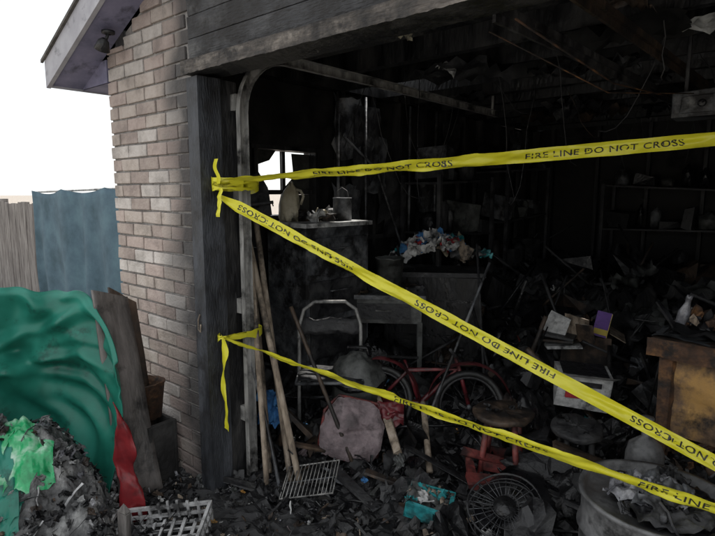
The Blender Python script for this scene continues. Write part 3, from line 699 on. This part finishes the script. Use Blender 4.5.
quadboard('plywood_board',(-.39,-.42,1.12),(-.49,-.2,1.04),(-.25,-.17,.0),(-.34,-.37,.0),.012,ply)
quadboard('plywood_board.001',(-.52,-.28,1.1),(-.6,-.1,.98),(-.38,-.1,.0),(-.44,-.24,.0),.012,brown)
b=B('red_plastic_sheet')
b.sheet(lambda a,c:(-.06+.05*nz(c*3,a)+(a-.5)*.05,-.46+(a-.5)*(.05+.05*c)+.03*c+.02*nz(c*5,3),.62*(1-c)+.02-.14*a*(1-c)),6,24,redp); b.done(solid=.004)
b=B('rusty_bucket')
b.lathe([(0,0),(.07,0),(.09,.2),(.096,.205),(.09,.21),(.08,.18),(.06,.02),(0,.02)],rust,20,dent=.1); b.done((-.45,-.13,.35))
b=B('concrete_block')
for sx in(-.17,0,.17): b.box((sx,0,.17),(.03,.14,.34),conc)
b.box((0,-.075,.17),(.38,.02,.34),conc); b.box((0,.075,.17),(.38,.02,.34),conc); b.done((-.5,-.13,.005),rz=.05,bevel=.004)
b=B('white_plastic_crate')
for k in range(9): b.box((-.2+k*.05,0,.006),(.014,.28,.012),whitec)
for k in range(6): b.box((0,-.14+k*.056,.014),(.42,.012,.012),whitec)
for sy in(-.15,.15):
    b.box((0,sy,.055),(.44,.012,.014),whitec); b.box((0,sy,.1),(.44,.014,.016),whitec)
    for k in range(10): b.box((-.21+k*.0467,sy,.055),(.012,.01,.09),whitec)
for sx in(-.22,.22):
    b.box((sx,0,.055),(.012,.3,.014),whitec); b.box((sx,0,.1),(.014,.31,.016),whitec)
    for k in range(7): b.box((sx,-.14+k*.0467,.055),(.01,.012,.09),whitec)
b.v=[(x+.012*nl(x*6,y*6,1),y+.015*nl(x*6,y*6,2),z+.05*nl(x*4,y*4,3)) for x,y,z in b.v]
for i in range(50): shard(b,U(-.2,.2),U(-.14,.14),.03,U(.015,.05),random.choice([ash,black,dgrey,soot,brown]),random.choice([0,1,2,3]))
b.done((.17,-.44,.01),rot=(.1,-.08,.75))
b=B('scattered_ash')
for i in range(1700):
    x,y=U(-.5,2.4),U(-.9,.25)
    shard(b,x,y,.012+U(0,.015),U(.006,.026),random.choice([ash,black,soot,black,dgrey,soot,foil,brown,dgrey,white,tan,black]),random.choice([0,0,1,2,4,4]))
b.done()
b=B('wooden_stake_stub'); b.box((0,0,.1),(.05,.03,.2),fencew,jit=.005); b.add([(-.025,-.015,.2),(.025,-.015,.2),(.025,.015,.2),(-.025,.015,.2),(0,0,.24)],[(0,1,4),(1,2,4),(2,3,4),(3,0,4)],fencew); b.done((.07,-.54,0),rot=(.05,.1,.3))

b=B('wooden_fence')
x=-9.5
while x<-1.1:
    h=1.45+U(-.02,.02); b.box((x,1.15+U(-.004,.004),h/2),(.132,.018,h),fencew,jit=.003); x+=.142
for z in(.35,1.2): b.box((-5.3,1.18,z),(8.4,.04,.09),fencew)
for k in range(5): b.box((-9.3+k*2,1.22,.75),(.09,.09,1.5),fencew)
b.done()
b=B('blue_shade_cloth')
def cl(a,c):
    x=-5.6+a*4.3; y=1.06+.035*math.sin(a*46+2*nl(a*5,c*.6))*(.3+c)+.05*nl(a*6,c*1.2)
    sag=.05*abs(math.sin(a*3.14*4))
    if .585<a<.60: y+=.05
    return (x,y-.0,1.68-.03*(1-a)*2-sag*(1-c)-c*1.45)
b.sheet(cl,220,20,bluef)
b.tube([(-5.6,1.12,1.6),(-1.2,1.12,1.67)],.012,steel,6)
b.done(solid=.003)
def nhouse(name,loc,rz):
    b=B(name)
    b.box((0,0,1.2),(12,8,2.4),palew)
    b.add([(-6.6,-4.4,2.3),(6.6,-4.4,2.3),(6.6,0,3.7),(-6.6,0,3.7),(-6.6,4.4,2.3),(6.6,4.4,2.3)],[(0,1,2,3),(3,2,5,4)],paler)
    for s in(-6,6): b.add([(s,-4.1,2.4),(s,0,3.65),(s,4,2.4)],[(0,1,2)],palew)
    for y in(-2,2): b.box((6.02,y,1.4),(.06,1.2,1),glass)
    for s in(-4.02,4.02): b.box((2,s,1.4),(1.5,.06,1),glass); b.box((-2,s,1.0),(1,.06,2),paler); b.box((-4.4,s,1.4),(1.2,.06,1),glass)
    b.done(loc,rz)
nhouse('sun_bounce_house',(3,-19,0),0)  # unseen pale house across the street, added to bounce sunlight at the garage

# ------------------------------------------------------------------ barrier tapes
def text_mesh(txt,size):
    cu=bpy.data.curves.new('t','FONT'); cu.body=txt; cu.size=size; cu.offset=size*.01; cu.resolution_u=3; cu.space_character=1.08
    o=bpy.data.objects.new('t',cu); scene.collection.objects.link(o)
    bpy.context.view_layer.update()
    me=bpy.data.meshes.new_from_object(o.evaluated_get(bpy.context.evaluated_depsgraph_get()))
    vs=[v.co.copy() for v in me.vertices]; fs=[tuple(p.vertices) for p in me.polygons]
    bpy.data.objects.remove(o); 
    return vs,fs
tv,tf=text_mesh('FIRE LINE DO NOT CROSS',.046)
tw=max(v.x for v in tv); k=.66/tw
def tape(name,A,C,width,sag,flip,start,twist,seed):
    A=Vector(A);C=Vector(C);L=(C-A).length;d=(C-A)/L
    up=(Vector((0,0,1))-d*d.z).normalized(); n=d.cross(up).normalized()
    def F(s,w):
        t=s/L; p=A+d*s+Vector((0,0,-sag*4*t*(1-t)))
        ang=twist(t)+.05*math.sin(s*9+seed)+.1*nz(s*2,seed)
        wv=up*math.cos(ang)+n*math.sin(ang)
        nn=n*math.cos(ang)-up*math.sin(ang)
        wd=width*(.35+.65*min(1,s/.12))*(1+.04*nz(s*5,seed,4))
        return p+wv*w*wd+nn*(.011*nz(s*7+seed,w*2.5)+.006*math.sin(s*23+seed)*w), nn
    b=B(name)
    nu=int(L*70)
    b.sheet(lambda a,c:F(a*L,c-.5)[0],nu,8,tapey)
    s0=start
    while s0+.72<L:
        for side in(1,-1):
            vs=[]
            for v in tv:
                x=v.x*k; y=(v.y-.0165)/.076*1.0
                if flip: s=s0+.66-x; w=-y
                else: s=s0+x; w=y
                if side==-1: s=s0+.66-(s-s0)
                p,nn=F(s,w); vs.append(p+nn*.0014*side)
            b.add(vs,tf,tapek)
        s0+=.98
    return b.done()
tape('barrier_tape',(.05,.05,1.655),(3.1,1.95,1.95),.062,.015,False,.47,lambda t:1.25-2.1*min(t,.5),1)
tape('barrier_tape.001',(.05,.04,1.58),(2.87,1.16,.17),.057,.0,True,.12,lambda t:-.1+.3*math.sin(t*7),2)
tape('barrier_tape.002',(.05,.04,.86),(3.15,.88,.34),.054,.01,False,.95,lambda t:.95-1.1*t,3)
b=B('barrier_tape_knot')
for i in range(4):
    z0=1.62+i*.012
    b.sheet(lambda a,c,i=i,z0=z0:(.03+.05*math.cos(a*6.283)*(1+.1*i),.16+.14*math.sin(a*6.283),z0+.03*(c-.5)+.03*nz(a*4,c*2,i)),24,3,tapey)
b.sheet(lambda a,c:(.06+.012*math.sin(c*7)+(a-.5)*.03,.03-.01*c,1.64+.12*c+.0*a),3,12,tapey)
b.sheet(lambda a,c:(.055+(a-.5)*.03*(1+.3*math.sin(c*11))+.012*math.sin(c*9),.03+.01*nz(c*5,a)+.01*math.sin(c*14)*(a-.5),.88-c*.5-.02*a),4,30,tapey)
b.sheet(lambda a,c:(.08+(a-.5)*.03,.03+.01*nz(c*5,a)-.02*c,1.62-c*.14),4,10,tapey)
b.sheet(lambda a,c:(.03+.05*math.cos(a*6.283),.16+.14*math.sin(a*6.283),.86+.03*(c-.5)+.03*nz(a*4,c*2,9)),24,3,tapey)
b.done()
b=B('wooden_post'); b.box((0,0,1.02),(.09,.09,2.04),brown,jit=.004); b.box((0,0,.02),(.3,.3,.04),brown); b.done((3.13,1.98,0),bevel=.004)
b=B('sawhorse')
b.box((0,0,.5),(.9,.09,.04),brown)
for sx in(-.35,.35):
    for sy in(-1,1): b.box((sx,sy*.13,.24),(.04,.03,.52),brown,rot=(sy*.45,0,0))
b.box((-.35,0,.22),(.03,.3,.05),brown); b.box((.35,0,.22),(.03,.3,.05),brown)
b.done((3.1,1.0,.01),rz=1.2,bevel=.003)

# ------------------------------------------------------------------ light, world, camera
az=math.radians(-10)
el=math.radians(57)
sd=Vector((math.sin(az)*math.cos(el),math.cos(az)*math.cos(el),math.sin(el)))
sl=bpy.data.lights.new('sun','SUN'); sl.energy=5; sl.angle=math.radians(.5); sl.color=(1,.96,.9)
so=bpy.data.objects.new('sun',sl); scene.collection.objects.link(so); so.rotation_euler=sd.to_track_quat('Z','Y').to_euler()
w=bpy.data.worlds.new('World'); scene.world=w; w.use_nodes=True
N=w.node_tree.nodes; L=w.node_tree.links
sk=N.new('ShaderNodeTexSky'); sk.sky_type='NISHITA'; sk.sun_disc=False; sk.sun_elevation=el; sk.sun_rotation=az; sk.dust_density=1; sk.air_density=1.0; sk.ozone_density=1
# bright milky haze over the clear-sky model
hz=N.new('ShaderNodeMix'); hz.data_type='RGBA'; hz.inputs['Factor'].default_value=.75; hz.inputs['B'].default_value=(9.8,9.9,9.9,1)
L.new(sk.outputs[0],hz.inputs['A'])
bg=N['Background']; bg.inputs['Strength'].default_value=.15; L.new(hz.outputs['Result'],bg.inputs['Color'])
cd=bpy.data.cameras.new('camera'); co=bpy.data.objects.new('camera',cd); scene.collection.objects.link(co)
cd.sensor_width=36; cd.lens=27.19; cd.clip_end=1000; cd.clip_start=.05
co.location=(2.33,-1.54,1.6); co.rotation_euler=(math.radians(82),0,math.radians(41)); scene.camera=co
scene.view_settings.view_transform='Standard'; scene.view_settings.look='None'; scene.view_settings.exposure=0
